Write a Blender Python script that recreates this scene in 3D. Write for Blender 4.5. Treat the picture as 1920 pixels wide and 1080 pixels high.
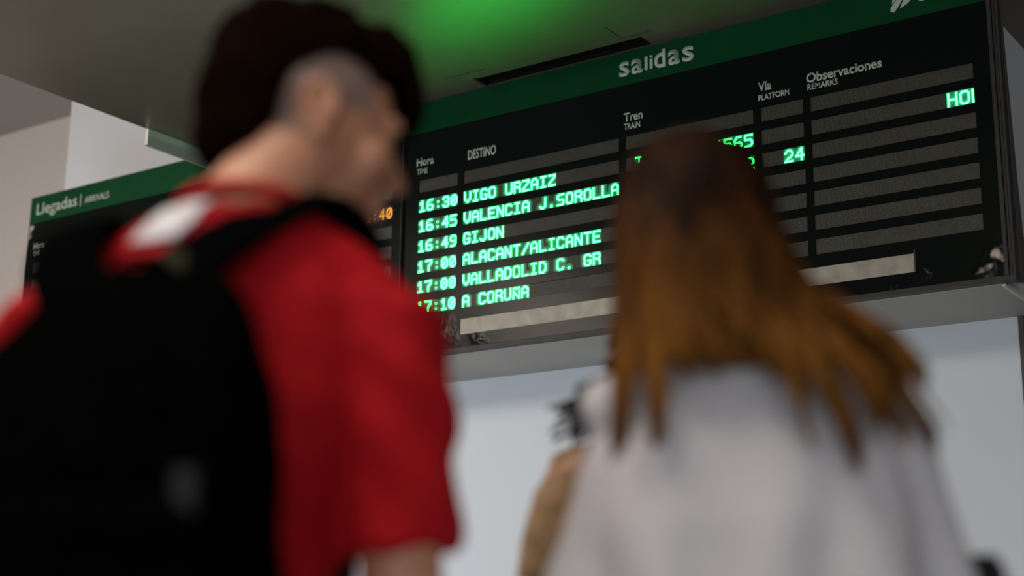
import bpy, bmesh, math, random
import numpy as np
from mathutils import Vector, Matrix, Quaternion, noise
random.seed(7)
PI = math.pi
S = bpy.context.scene
COL = S.collection
for o in list(bpy.data.objects): bpy.data.objects.remove(o)

# ------------------------------------------------------------ camera
PITCH, YAW, ROLL, FPX = [math.radians(a) for a in (13.873, 34.954, 0.641)] + [2799.8]
CAM = Vector((0, 0, 1.08))
fw = Vector((-math.sin(YAW)*math.cos(PITCH), math.cos(YAW)*math.cos(PITCH), math.sin(PITCH)))
rt = Vector((math.cos(YAW), math.sin(YAW), 0)); up = rt.cross(fw)
r2 = rt*math.cos(ROLL) + up*math.sin(ROLL); u2 = up*math.cos(ROLL) - rt*math.sin(ROLL)
cd = bpy.data.cameras.new('camera'); cam = bpy.data.objects.new('camera', cd); COL.objects.link(cam)
M = Matrix((r2, u2, -fw)).transposed().to_4x4(); M.translation = CAM; cam.matrix_world = M
cd.sensor_width = 36; cd.lens = FPX*36/1920
cd.clip_start = .05; cd.clip_end = 100
cd.dof.use_dof = True; cd.dof.focus_distance = 5.35; cd.dof.aperture_fstop = 1.45; cd.dof.aperture_blades = 9
S.camera = cam
HF = Vector((-math.sin(YAW), math.cos(YAW), 0)); HR = Vector((math.cos(YAW), math.sin(YAW), 0))

# ------------------------------------------------------------ world, lights, exposure
w = bpy.data.worlds.new('world'); S.world = w; w.use_nodes = True
bg = w.node_tree.nodes['Background']; bg.inputs[0].default_value = (.97, .95, .96, 1); bg.inputs[1].default_value = .38
S.view_settings.view_transform = 'Standard'; S.view_settings.look = 'None'
S.view_settings.gamma = 1; S.view_settings.exposure = 0; S.view_settings.use_curve_mapping = False
def area(name, loc, target, sx, sy, power, col, spread=180):
    l = bpy.data.lights.new(name, 'AREA'); l.shape = 'RECTANGLE'; l.size = sx; l.size_y = sy
    l.energy = power; l.color = col; l.spread = math.radians(spread)
    o = bpy.data.objects.new(name, l); COL.objects.link(o); o.location = loc
    o.rotation_euler = (Vector(target)-Vector(loc)).to_track_quat('-Z', 'Y').to_euler()
    return o
# daylight from the concourse doors, behind and to the right of the camera
area('concourse_daylight', (3.5, -6.0, 1.3), (-2.5, 5, .5), 6, 2.0, 190, (.86, .93, 1.0))
# warm ceiling luminaire of the hall, above and left of the two people
area('hall_luminaire', (-1.3, .7, 3.35), (-1.0, 1.4, 1.4), 1.8, 1.4, 72, (1.0, .87, .74))
# added unseen fill, low on the left, brightening the lower wall
area('wall_fill', (-5.6, 2.0, .8), (-3.4, 5.29, 1.2), 2.2, 1.4, 60, (.78, .88, 1.0))
# high hall to the left of the low ceiling
area('side_hall_light', (-7.4, -2.3, 4.35), (-7.4, 6, 3.2), 2.4, 1.2, 300, (1.0, .87, .76))

# ------------------------------------------------------------ materials
def mat(name, col, rough=.6, spec=.5, metal=0, bump=None, var=None, emit=None, sheen=0):
    m = bpy.data.materials.new(name); m.use_nodes = True; nt = m.node_tree; b = nt.nodes['Principled BSDF']
    b.inputs['Base Color'].default_value = (*col, 1); b.inputs['Roughness'].default_value = rough
    b.inputs['Specular IOR Level'].default_value = spec; b.inputs['Metallic'].default_value = metal
    if sheen: b.inputs['Sheen Weight'].default_value = sheen
    tc = nt.nodes.new('ShaderNodeTexCoord')
    if var:
        sc, amt = var[:2]
        n = nt.nodes.new('ShaderNodeTexNoise'); n.inputs['Scale'].default_value = sc; n.inputs['Detail'].default_value = 5
        nt.links.new(tc.outputs['Object'], n.inputs['Vector'])
        r = nt.nodes.new('ShaderNodeMapRange'); r.inputs['From Min'].default_value = .3; r.inputs['From Max'].default_value = .7
        r.inputs['To Min'].default_value = 1-amt; r.inputs['To Max'].default_value = 1+amt
        nt.links.new(n.outputs['Fac'], r.inputs['Value'])
        mx = nt.nodes.new('ShaderNodeVectorMath'); mx.operation = 'SCALE'; mx.inputs[0].default_value = col
        nt.links.new(r.outputs[0], mx.inputs['Scale']); nt.links.new(mx.outputs[0], b.inputs['Base Color'])
    if bump:
        sc, st, dist = bump
        n = nt.nodes.new('ShaderNodeTexNoise'); n.inputs['Scale'].default_value = sc; n.inputs['Detail'].default_value = 6
        nt.links.new(tc.outputs['Object'], n.inputs['Vector'])
        bp = nt.nodes.new('ShaderNodeBump'); bp.inputs['Strength'].default_value = st; bp.inputs['Distance'].default_value = dist
        nt.links.new(n.outputs['Fac'], bp.inputs['Height']); nt.links.new(bp.outputs[0], b.inputs['Normal'])
    if emit:
        b.inputs['Emission Color'].default_value = (*emit[0], 1); b.inputs['Emission Strength'].default_value = emit[1]
    return m
MT = {}
MT['ceiling'] = mat('ceiling_paint', (.145, .115, .082), .40, .7, metal=.5, var=(1.2, .12), bump=(2.5, .25, .004))
MT['slot'] = mat('slot_dark', (.004, .004, .004), .9, .1)
MT['wall'] = mat('wall_plaster', (.54, .57, .60), .6, .3, var=(.9, .04), bump=(9, .12, .003))
MT['wall_far'] = mat('wall_far_plaster', (.52, .485, .455), .7, .3, var=(.8, .03))
MT['high_ceiling'] = mat('high_ceiling_paint', (.42, .385, .365), .8, .2, var=(.8, .04))
MT['floor'] = mat('floor_terrazzo', (.33, .32, .30), .35, .5, var=(30, .2))
MT['soffit'] = mat('soffit_paint', (.34, .33, .30), .55, .4, var=(2, .05))
MT['header'] = mat('green_header_vinyl', (.0015, .040, .012), .40, .10, var=(5, .12))
MT['frame'] = mat('frame_dark_metal', (.024, .022, .021), .5, .3, var=(14, .25), bump=(40, .15, .001))
MT['side'] = mat('side_grey_metal', (.065, .060, .053), .55, .3, var=(10, .2))
MT['trimlight'] = mat('pale_trim', (.55, .55, .50), .5, .4)
MT['bracket'] = mat('bracket_grey', (.48, .50, .46), .45, .5, var=(8, .1))
MT['letter'] = mat('pale_vinyl_lettering', (.36, .42, .35), .6, .3)
MT['gap'] = mat('gap_black', (.004, .004, .004), .8, .2)
MT['green_led'] = mat('green_led', (0, .3, .1), .4, emit=((.018, 1, .09), 38))
MT['amber_led'] = mat('amber_led', (.3, .1, 0), .4, emit=((1, .36, .03), 1.6))

def board_face():
    """glossy black sheet, buckled where it is dented"""
    m = mat('black_gloss_sheet', (.004, .0062, .005), .21, .055); nt = m.node_tree; b = nt.nodes['Principled BSDF']
    N = nt.nodes.new; L = nt.links.new
    g = N('ShaderNodeNewGeometry')
    n = N('ShaderNodeTexNoise'); n.inputs['Scale'].default_value = 30; n.inputs['Detail'].default_value = 3; L(g.outputs['Position'], n.inputs['Vector'])
    n2 = N('ShaderNodeTexNoise'); n2.inputs['Scale'].default_value = 3.2; n2.inputs['Detail'].default_value = 1; L(g.outputs['Position'], n2.inputs['Vector'])
    nw = N('ShaderNodeTexNoise'); nw.inputs['Scale'].default_value = 16; nw.inputs['Detail'].default_value = 2; L(g.outputs['Position'], nw.inputs['Vector'])
    wp = N('ShaderNodeVectorMath'); wp.operation = 'MULTIPLY_ADD'; L(nw.outputs['Color'], wp.inputs[0]); wp.inputs[1].default_value = (.12, 0, .12); L(g.outputs['Position'], wp.inputs[2])
    tot = None
    for (x, z, rad, k) in ((-1.395, 2.375, .075, 1), (-1.44, 2.325, .06, .8), (-1.73, 2.308, .05, .5), (-1.65, 2.335, .025, .5), (-1.93, 2.305, .04, .4), (-3.66, 2.375, .09, .8), (-3.50, 2.32, .07, .6), (-6.42, 3.25, .07, 1), (-6.43, 3.21, .04, 1)):
        d = N('ShaderNodeVectorMath'); d.operation = 'DISTANCE'; L(wp.outputs[0], d.inputs[0]); d.inputs[1].default_value = (x+.06, 4.7626, z+.06)
        r = N('ShaderNodeMapRange'); r.interpolation_type = 'SMOOTHERSTEP'; r.inputs['From Min'].default_value = rad; r.inputs['From Max'].default_value = -rad*.3; r.inputs['To Max'].default_value = k
        L(d.outputs['Value'], r.inputs['Value'])
        if tot is None: tot = r.outputs[0]
        else:
            a = N('ShaderNodeMath'); a.operation = 'ADD'; L(tot, a.inputs[0]); L(r.outputs[0], a.inputs[1]); tot = a.outputs[0]
    mu = N('ShaderNodeMath'); mu.operation = 'MULTIPLY'; L(n.outputs['Fac'], mu.inputs[0]); L(tot, mu.inputs[1])
    m2 = N('ShaderNodeMath'); m2.operation = 'MULTIPLY_ADD'; L(n2.outputs['Fac'], m2.inputs[0]); m2.inputs[1].default_value = .16; L(mu.outputs[0], m2.inputs[2])
    ch = N('ShaderNodeMapRange'); ch.interpolation_type = 'SMOOTHSTEP'; ch.inputs['From Min'].default_value = .20; ch.inputs['From Max'].default_value = .52; L(mu.outputs[0], ch.inputs['Value'])
    cm = N('ShaderNodeMix'); cm.data_type = 'RGBA'; L(ch.outputs[0], cm.inputs[0]); cm.inputs[6].default_value = (.004, .0062, .005, 1); cm.inputs[7].default_value = (.42, .36, .30, 1)  # pale bare-metal tone in the dents, painted in for their warm highlights
    L(cm.outputs[2], b.inputs['Base Color'])
    bp = N('ShaderNodeBump'); bp.inputs['Strength'].default_value = 1; bp.inputs['Distance'].default_value = .006
    L(m2.outputs[0], bp.inputs['Height']); L(bp.outputs[0], b.inputs['Normal'])
    return m
MT['face'] = board_face()

def led_panel_mat():
    m = mat('unlit_led_matrix', (.02, .02, .02), .5, .25); nt = m.node_tree; b = nt.nodes['Principled BSDF']
    N = nt.nodes.new; L = nt.links.new
    g = N('ShaderNodeNewGeometry'); s = N('ShaderNodeSeparateXYZ'); L(g.outputs['Position'], s.inputs[0])
    def cell(out, off):
        a = N('ShaderNodeMath'); a.operation = 'MULTIPLY_ADD'; L(out, a.inputs[0]); a.inputs[1].default_value = 1/.0035; a.inputs[2].default_value = off
        f = N('ShaderNodeMath'); f.operation = 'FRACT'; L(a.outputs[0], f.inputs[0])
        c = N('ShaderNodeMath'); c.operation = 'SUBTRACT'; L(f.outputs[0], c.inputs[0]); c.inputs[1].default_value = .5
        p = N('ShaderNodeMath'); p.operation = 'POWER'; L(c.outputs[0], p.inputs[0]); p.inputs[1].default_value = 2
        fl = N('ShaderNodeMath'); fl.operation = 'FLOOR'; L(a.outputs[0], fl.inputs[0])
        return p.outputs[0], fl.outputs[0]
    px, fx = cell(s.outputs[0], .25); pz, fz = cell(s.outputs[2], .0)
    a = N('ShaderNodeMath'); a.operation = 'ADD'; L(px, a.inputs[0]); L(pz, a.inputs[1])
    lt = N('ShaderNodeMath'); lt.operation = 'LESS_THAN'; L(a.outputs[0], lt.inputs[0]); lt.inputs[1].default_value = .125
    cv = N('ShaderNodeCombineXYZ'); L(fx, cv.inputs[0]); L(fz, cv.inputs[1])
    wn = N('ShaderNodeTexWhiteNoise'); wn.noise_dimensions = '2D'; L(cv.outputs[0], wn.inputs['Vector'])
    n = N('ShaderNodeTexNoise'); n.inputs['Scale'].default_value = 9; L(g.outputs['Position'], n.inputs['Vector'])
    rp = N('ShaderNodeValToRGB'); rp.color_ramp.elements[0].color = (.075, .071, .052, 1); rp.color_ramp.elements[1].color = (.165, .158, .12, 1)
    ad = N('ShaderNodeMath'); ad.operation = 'MULTIPLY'; L(wn.outputs['Value'], ad.inputs[0]); L(n.outputs['Fac'], ad.inputs[1])
    L(ad.outputs[0], rp.inputs[0])
    mx = N('ShaderNodeMix'); mx.data_type = 'RGBA'; mx.inputs[6].default_value = (.006, .006, .0055, 1); L(lt.outputs[0], mx.inputs[0]); L(rp.outputs[0], mx.inputs[7])
    L(mx.outputs[2], b.inputs['Base Color'])
    return m
MT['leds'] = led_panel_mat()

# ------------------------------------------------------------ helpers
def link(o, parent=None, **k):
    COL.objects.link(o)
    if parent: o.parent = parent
    for a, v in k.items(): o[a] = v
    return o
def obj(name, me, m=None, parent=None, smooth=False, **k):
    if isinstance(me, bmesh.types.BMesh):
        bm = me; me = bpy.data.meshes.new(name); bmesh.ops.recalc_face_normals(bm, faces=bm.faces) if len(bm.faces) else None; bm.to_mesh(me); bm.free()
    me.name = name
    if m: 
        me.materials.clear(); me.materials.append(MT[m] if isinstance(m, str) else m)
    if smooth:
        for p in me.polygons: p.use_smooth = True
    return link(bpy.data.objects.new(name, me), parent, **k)
def thing(name, loc, label, cat, rz=0, group=None):
    o = bpy.data.objects.new(name, None); o.empty_display_size = .1; COL.objects.link(o); o.location = loc; o.rotation_euler = (0, 0, rz)
    o['label'] = label; o['category'] = cat
    if group: o['group'] = group
    return o
def box(bm, x0, x1, y0, y1, z0, z1, bev=0):
    v = [bm.verts.new((x, y, z)) for z in (z0, z1) for x, y in ((x0, y0), (x1, y0), (x1, y1), (x0, y1))]
    fs = [bm.faces.new([v[i] for i in f]) for f in ((3, 2, 1, 0), (4, 5, 6, 7), (0, 1, 5, 4), (1, 2, 6, 5), (2, 3, 7, 6), (3, 0, 4, 7))]
    if bev:
        es = list({e for f in fs for e in f.edges}); bmesh.ops.bevel(bm, geom=es, offset=bev, segments=2, affect='EDGES', profile=.5)
    return bm
def mkbox(*a, bev=0): return box(bmesh.new(), *a, bev=bev)
def prism(pts, y0, y1):
    """polygon in (x, z) extruded along y"""
    bm = bmesh.new(); a = [bm.verts.new((x, y0, z)) for x, z in pts]; b = [bm.verts.new((x, y1, z)) for x, z in pts]
    bm.faces.new(a); bm.faces.new(b[::-1]); n = len(pts)
    for i in range(n): bm.faces.new((a[i], b[i], b[(i+1) % n], a[(i+1) % n]))
    return bm
def struct(name, bm, m, **k): return obj(name, bm, m, kind='structure', **k)

# ------------------------------------------------------------ the setting
YB, ZT, YW = 4.7626, 3.4073, 5.29
struct('floor', mkbox(-12, 8, -9, 10, -.1, 0), 'floor')
# low ceiling with the open slot in front of the departures board
bm = bmesh.new()
xs = [-5.08, -3.46, -2.67, -1.484, 6]; ys = [-3, 4.672, 4.757, YW, 9.5]
for i in range(4):
    for j in range(4):
        if i == 1 and j == 1: continue
        if j == 3 and i < 3: continue
        box(bm, xs[i], xs[i+1], ys[j], ys[j+1], ZT, ZT+.16)
bmesh.ops.remove_doubles(bm, verts=bm.verts, dist=1e-5)
seen = {}
for f in list(bm.faces):
    k = tuple(sorted(v.index for v in f.verts))
bm.verts.index_update()
for f in list(bm.faces):
    k = tuple(sorted(v.index for v in f.verts)); seen.setdefault(k, []).append(f)
bmesh.ops.delete(bm, geom=[f for l in seen.values() if len(l) > 1 for f in l], context='FACES_ONLY')
struct('ceiling', bm, 'ceiling')
bm = bmesh.new(); box(bm, -3.46, -2.67, 4.672, 4.757, ZT+.15, ZT+.17)
for b_ in ((-3.4598, -3.456, 4.6722, 4.7568), (-2.674, -2.6702, 4.6722, 4.7568), (-3.4598, -2.6702, 4.6722, 4.676), (-3.4598, -2.6702, 4.753, 4.7568)): box(bm, *b_, ZT+.001, ZT+.15)
struct('trim_1', bm, 'slot')
bm = mkbox(-3.468, -3.459, 4.66, 4.76, ZT-.004, ZT+.004); box(bm, -3.56, -3.36, 4.597, 4.600, ZT-.0015, ZT+.001); box(bm, -2.74, -2.60, 4.640, 4.643, ZT-.0015, ZT+.001); box(bm, -2.742, -2.738, 4.52, 4.64, ZT-.001, ZT+.001)
struct('trim_2', bm, 'frame')
struct('wall_front', mkbox(-6.87, -1.484, YW, YW+.2, 0, 4.8), 'wall')
struct('wall_right', mkbox(-1.70, -1.484, YW+.2, 9.5, 0, ZT+.16), 'wall')
struct('wall_left', mkbox(-12, -6.87, 6.2, 6.4, 0, 4.8), 'wall_far')
struct('wall_end', mkbox(-1.484, 8, 9.5, 9.7, 0, ZT+.16), 'wall')
bm = bmesh.new(); box(bm, -12, -6.87, -1, 6.2, 4.66, 4.8); box(bm, -6.87, -5.08, -1, 5.29, 4.66, 4.8)
struct('ceiling_high', bm, 'high_ceiling')
struct('trim_3', mkbox(-5.08, -5.04, -3, 4.30, ZT+.16, 4.66), 'wall_far')
# soffit panel below the boards and its pale edge
struct('trim_4', mkbox(-6.44, -1.40, YB+.03, YW, 2.278, 2.292), 'soffit')
struct('trim_5', mkbox(-1.400, -1.388, YB+.035, YW, 2.272, 2.296), 'trimlight')
struct('trim_6', mkbox(-1.492, -1.474, YW-.012, YW+.004, 0, 2.277), 'side')
# metal edge piece on the low ceiling's rim
t = thing('edge_bracket', (-5.08, 4.34, 3.33), 'grey metal edge plate hanging from the ceiling rim above the arrivals board', 'bracket')
obj('upper_plate', mkbox(.000, .012, 0, .40, .044, .0773, bev=.001), 'bracket', t)
bm = bmesh.new()
for (x0, z0) in ((.004, .044), (-.010, .001)):
    pass
vs = [(.000, .044), (.012, .044), (.000, .0), (-.012, .0)]
a = [bm.verts.new((x, 0, z)) for x, z in vs]; b = [bm.verts.new((x, .40, z)) for x, z in vs]
bm.faces.new(a); bm.faces.new(b[::-1])
for i in range(4): bm.faces.new((a[i], b[i], b[(i+1) % 4], a[(i+1) % 4]))
obj('shaded_half', bm, 'soffit', t)  # darker tone and tilt put the plate's light patch into its parts
obj('end_cap', mkbox(-.004, .013, -.006, 0, .0, .077, bev=.001), 'trimlight', t)

# ------------------------------------------------------------ dot matrix font: polylines on a 10 x 14 grid, two-dot pen (x 0..8, y 0..12)
F = {
 '0': [(0,3,3,0,5,0,8,3,8,9,5,12,3,12,0,9,0,3), (3,8,5,4)], '1': [(1,3,4,0,4,12), (1,12,7,12)],
 '2': [(0,3,3,0,5,0,8,3,8,5,0,12,8,12)], '3': [(0,2,2,0,6,0,8,2,8,4,6,6,3,6), (6,6,8,8,8,10,6,12,2,12,0,10)],
 '4': [(6,12,6,0,0,8,8,8)], '5': [(8,0,0,0,0,5,6,5,8,7,8,10,6,12,0,12)],
 '6': [(7,0,3,0,0,3,0,10,2,12,6,12,8,10,8,8,6,6,0,6)], '7': [(0,0,8,0,8,3,4,7,4,12)],
 '9': [(8,6,2,6,0,4,0,2,2,0,6,0,8,2,8,9,5,12,1,12)], ':': [(4,4,4,4), (4,10,4,10)], '.': [(3,12,4,12), (3,11,4,11)],
 '/': [(0,12,8,0)], 'A': [(0,12,0,3,3,0,5,0,8,3,8,12), (0,7,8,7)], 'C': [(8,2,6,0,2,0,0,2,0,10,2,12,6,12,8,10)],
 'D': [(0,0,5,0,8,3,8,9,5,12,0,12,0,0)], 'E': [(8,0,0,0,0,12,8,12), (0,6,6,6)], 'G': [(8,2,6,0,2,0,0,2,0,10,2,12,6,12,8,10,8,7,5,7)],
 'H': [(0,0,0,12), (8,0,8,12), (0,6,8,6)], 'I': [(1,0,7,0), (4,0,4,12), (1,12,7,12)], 'J': [(7,0,7,10,5,12,2,12,0,10)],
 'L': [(0,0,0,12,8,12)], 'N': [(0,12,0,0,8,12,8,0)], 'O': [(2,0,6,0,8,2,8,10,6,12,2,12,0,10,0,2,2,0)],
 'R': [(0,12,0,0,6,0,8,2,8,4,6,6,0,6), (5,6,8,9,8,12)], 'S': [(8,0,2,0,0,2,0,4,2,6,6,6,8,8,8,10,6,12,0,12)],
 'T': [(0,0,8,0), (4,0,4,12)], 'U': [(0,0,0,10,2,12,6,12,8,10,8,0)], 'V': [(0,0,0,8,4,12,8,8,8,0)],
 'Z': [(0,0,8,0,8,2,0,10,0,12,8,12)], 'M': [(0,12,0,0,4,5,8,0,8,12)], '|': [(0,0,0,12)],
 '~': [(0,12,0,4,8,12,8,4), (0,1,2,0,5,1,8,0)],
}
def glyph(c):
    px = set()
    for pl in F.get(c, []):
        P = list(zip(pl[::2], pl[1::2]))
        for (x0, y0), (x1, y1) in zip(P, P[1:]):
            n = max(abs(x1-x0), abs(y1-y0), 1)
            for i in range(n+1):
                x = round(x0+(x1-x0)*i/n); y = round(y0+(y1-y0)*i/n)
                for a in (0, 1):
                    for b in (0, 1): px.add((x+a, y+b))
    return px
DP = .0035
HALO = []  # dim green dots painted round lit letters, imitating camera bloom
for q_, e_ in enumerate((.60, .42, .22)): MT['halo%d' % q_] = mat('painted_glow_%d' % q_, (.03, .05, .035), .4, .3, emit=((0, 1, .28), e_))
def led_text(text, x0, ztop, m, parent, shift=0, x_max=None):
    """one small raised lens per lit diode"""
    V = []; Fc = []; y = YB+.0045
    for i, c in enumerate(text):
        for (gx, gy) in glyph(c):
            cx = x0 + (i*12+1+gx+.5)*DP + shift*DP; cz = ztop - (gy+1.5)*DP
            if x_max and cx > x_max: continue
            k = len(V); r, q = .00145, .0008
            V += [(cx-r, y, cz-r), (cx+r, y, cz-r), (cx+r, y, cz+r), (cx-r, y, cz+r), (cx-q, y-.0014, cz-q), (cx+q, y-.0014, cz-q), (cx+q, y-.0014, cz+q), (cx-q, y-.0014, cz+q)]
            Fc += [(k+4, k+5, k+6, k+7), (k, k+1, k+5, k+4), (k+1, k+2, k+6, k+5), (k+2, k+3, k+7, k+6), (k+3, k, k+4, k+7)]
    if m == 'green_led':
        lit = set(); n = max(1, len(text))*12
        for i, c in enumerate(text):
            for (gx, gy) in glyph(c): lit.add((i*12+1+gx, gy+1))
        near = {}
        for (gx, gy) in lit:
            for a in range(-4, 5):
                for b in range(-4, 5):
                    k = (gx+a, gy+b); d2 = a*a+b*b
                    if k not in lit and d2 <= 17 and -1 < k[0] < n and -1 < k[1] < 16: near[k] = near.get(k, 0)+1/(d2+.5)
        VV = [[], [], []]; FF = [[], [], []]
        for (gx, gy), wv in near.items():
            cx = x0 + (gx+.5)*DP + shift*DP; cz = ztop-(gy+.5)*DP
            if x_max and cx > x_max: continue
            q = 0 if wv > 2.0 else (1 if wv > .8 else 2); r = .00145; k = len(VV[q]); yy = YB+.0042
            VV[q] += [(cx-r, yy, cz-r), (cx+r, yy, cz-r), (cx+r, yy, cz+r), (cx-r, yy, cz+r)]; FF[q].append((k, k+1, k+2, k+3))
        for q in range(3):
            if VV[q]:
                me = bpy.data.meshes.new('bloom_glow'); me.from_pydata(VV[q], [], FF[q]); HALO.append(obj('bloom_glow', me, 'halo%d' % q, parent, kind='stuff'))
    me = bpy.data.meshes.new('lit_text'); me.from_pydata(V, [], Fc)
    o = obj('lit_text', me, m, parent, kind='stuff'); o['label'] = 'lit dots reading %s' % text.strip().replace('|', '').replace('~', 'Ñ')
    return o

def lettering(text, x0, x1, base, cap, parent, y=None, off=.026, m='letter', ref='H', name='lettering', squash=None, rel=(0, 0)):
    """flat cut vinyl letters fitted to a width and a cap height"""
    cu = bpy.data.curves.new('t', 'FONT'); cu.body = text; cu.size = 1; cu.offset = off; cu.resolution_u = 4
    o = bpy.data.objects.new('t', cu); COL.objects.link(o)
    cu2 = bpy.data.curves.new('t2', 'FONT'); cu2.body = ref; cu2.size = 1; cu2.offset = off; o2 = bpy.data.objects.new('t2', cu2); COL.objects.link(o2)
    bpy.context.view_layer.update(); dg = bpy.context.evaluated_depsgraph_get()
    me = bpy.data.meshes.new_from_object(o.evaluated_get(dg)); rf = bpy.data.meshes.new_from_object(o2.evaluated_get(dg))
    hz = max(v.co.y for v in rf.vertices); mnx = min(v.co.x for v in me.vertices); mxx = max(v.co.x for v in me.vertices)
    bpy.data.objects.remove(o); bpy.data.objects.remove(o2)
    sx = (x1-x0)/(mxx-mnx); sz = cap/hz
    bm = bmesh.new(); bm.from_mesh(me)
    if squash:
        for v in bm.verts:
            if v.co.y > squash[0]: v.co.y = squash[0]+(v.co.y-squash[0])*squash[1]
    yy = (YB-.0012) if y is None else y
    for v in bm.verts: v.co = Vector((x0+(v.co.x-mnx)*sx-rel[0], yy, base+v.co.y*sz-rel[1]))
    r = bmesh.ops.extrude_face_region(bm, geom=list(bm.faces))
    for v in [g for g in r['geom'] if isinstance(g, bmesh.types.BMVert)]: v.co.y += .0008
    return obj(name, bm, m, parent)

def led_board(root, X0, X1, Z0, Z1, cols, zhead, texts, ticker, extra=()):
    """face plate with real openings, header band, one display strip per opening"""
    ox, oy, oz = root.location
    wins = []
    for ci, (a, b) in enumerate(cols):
        for r in range(7):
            zt = 3.053-.0887*r; wins.append((a, b, zt-.0565, zt, ci, r))
    if ticker: wins.append((*ticker, -1, 0))
    gx = sorted({X0, X1, *[round(w_[0], 5) for w_ in wins], *[round(w_[1], 5) for w_ in wins]})
    gz = sorted({Z0, zhead, *[round(w_[2], 5) for w_ in wins], *[round(w_[3], 5) for w_ in wins]})
    bm = bmesh.new(); vd = {}
    def V(x, y, z):
        k = (round(x, 5), round(y, 5), round(z, 5))
        if k not in vd: vd[k] = bm.verts.new((x-ox, y-oy, z-oz))
        return vd[k]
    def inside(x, z): return any(w_[0] < x < w_[1] and w_[2] < z < w_[3] for w_ in wins)
    for i in range(len(gx)-1):
        for j in range(len(gz)-1):
            xa, xb, za, zb = gx[i], gx[i+1], gz[j], gz[j+1]
            if not inside((xa+xb)/2, (za+zb)/2): bm.faces.new((V(xa, YB, za), V(xb, YB, za), V(xb, YB, zb), V(xa, YB, zb)))
    for (a, b, c, d, *_r) in wins:
        q = [(a, c), (b, c), (b, d), (a, d)]
        for i in range(4):
            (xa, za), (xb, zb) = q[i], q[(i+1) % 4]
            bm.faces.new((V(xa, YB, za), V(xa, YB+.005, za), V(xb, YB+.005, zb), V(xb, YB, zb)))
    me = bpy.data.meshes.new('face_plate'); bm.to_mesh(me); bm.free(); obj('face_plate', me, 'face', root)
    obj('header_band', mkbox(X0-ox, X1-ox, YB-.001-oy, YB+.004-oy, zhead-oz, Z1-oz), 'header', root)
    obj('housing', mkbox(X0+.004-ox, X1-.004-ox, YB+.012-oy, YB+.11-oy, Z0+.004-oz, Z1-.002-oz), 'gap', root)
    for (a, b, c, d, ci, r) in wins:
        if ci < 0:
            bm = bmesh.new(); n = 22; h = (d-c)/n   # slatted message strip
            for k in range(n): box(bm, a-ox, b-ox, YB+.003-oy, YB+.008-oy, c+h*k+h*.2-oz, c+h*(k+1)-h*.12-oz)
            p = obj('message_strip', bm, 'ticker', root)
            obj('end_block', mkbox(b-.003-ox, b+.003-ox, YB-.002-oy, YB+.003-oy, c-oz, d+.012-oz), 'frame', root)
            continue
        p = obj('display_strip', mkbox(a-ox, b-ox, YB+.0045-oy, YB+.010-oy, c-oz, d-oz), 'leds', root)
        for (tc, tr, s, x, sh, m, xm) in texts:
            if tc == ci and tr == r:
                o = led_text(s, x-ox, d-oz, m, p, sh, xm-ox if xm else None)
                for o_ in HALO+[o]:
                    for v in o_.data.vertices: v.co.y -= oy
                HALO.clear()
    return root
MT['ticker'] = mat('pale_slats', (.40, .36, .29), .42, .5, var=(20, .2))

DEP = thing('departures_board', (-2.63, YB, 2.285), 'large black train departures board with green glowing dot matrix lines', 'display board')
dc = [(-3.823, -3.614), (-3.584, -2.828), (-2.800, -2.252), (-2.2235, -2.055), (-2.028, -1.436)]
GL = 'green_led'; T = []
for r, (h, d) in enumerate((('16:30', 'VIGO URZAIZ'), ('16:45', 'VALENCIA J.SOROLLA'), ('16:49', 'GIJON'), ('17:00', 'ALACANT/ALICANTE'), ('17:00', 'VALLADOLID C. GR'), ('17:10', 'A CORU~A')), 1):
    T += [(0, r, h, dc[0][0], 0, GL, None), (1, r, d, dc[1][0], 0, GL, None)]
T += [(2, 1, 'T      04565', dc[2][1]-.504-.0035, 0, GL, None), (2, 2, '04412', dc[2][1]-.210, 0, GL, None),
      (3, 2, '24', -2.055-.084, 0, GL, None), (4, 1, 'HO|', -1.436-.0980, 0, GL, -1.436)]
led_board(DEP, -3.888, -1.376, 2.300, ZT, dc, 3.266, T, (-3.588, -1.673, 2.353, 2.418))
dx, dy, dz = DEP.location
def L(text, x0, x1, base, cap, **k): return lettering(text, x0, x1, base, cap, DEP, y=-.0015 if 'y' not in k else k.pop('y'), rel=(dx, dz), **k)
L('Hora', -3.835, -3.741, 3.118, .0355); L('TIME', -3.832, -3.774, 3.081, .0235, off=.024)
L('DESTINO', -3.561, -3.417, 3.099, .041)
L('Tren', -2.804, -2.720, 3.114, .0355); L('TRAIN', -2.803, -2.731, 3.080, .0255, off=.024)
L('Vía', -2.2285, -2.175, 3.117, .035); L('PLATFORM', -2.2285, -2.106, 3.080, .0225, off=.024)
L('Observaciones', -2.037, -1.752, 3.109, .0355); L('REMARKS', -2.034, -1.918, 3.080, .0225, off=.024)
# large header word, short ascenders
hb, xh = 3.306, .0585
def HL(ch, x0, x1, **k): return L(ch, x0, x1, hb, xh, ref='x', off=.022, y=-.0025, **k)
HL('s', -2.823, -2.777); HL('a', -2.768, -2.717); HL('a', -2.603, -2.552); HL('s', -2.541, -2.4915)
HL('d', -2.665, -2.613, squash=(.56, .25))
for zs in ([(-2.707, -2.6945, hb+.002, hb+.0575)], [(-2.6845, -2.672, hb+.002, hb+.0440), (-2.6845, -2.672, hb+.049, hb+.0575)]):
    bm = bmesh.new()
    for a, b, c, d in zs: box(bm, a-dx, b-dx, -.0025, -.0015, c-dz, d-dz)
    obj('lettering', bm, 'letter', DEP)
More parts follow.
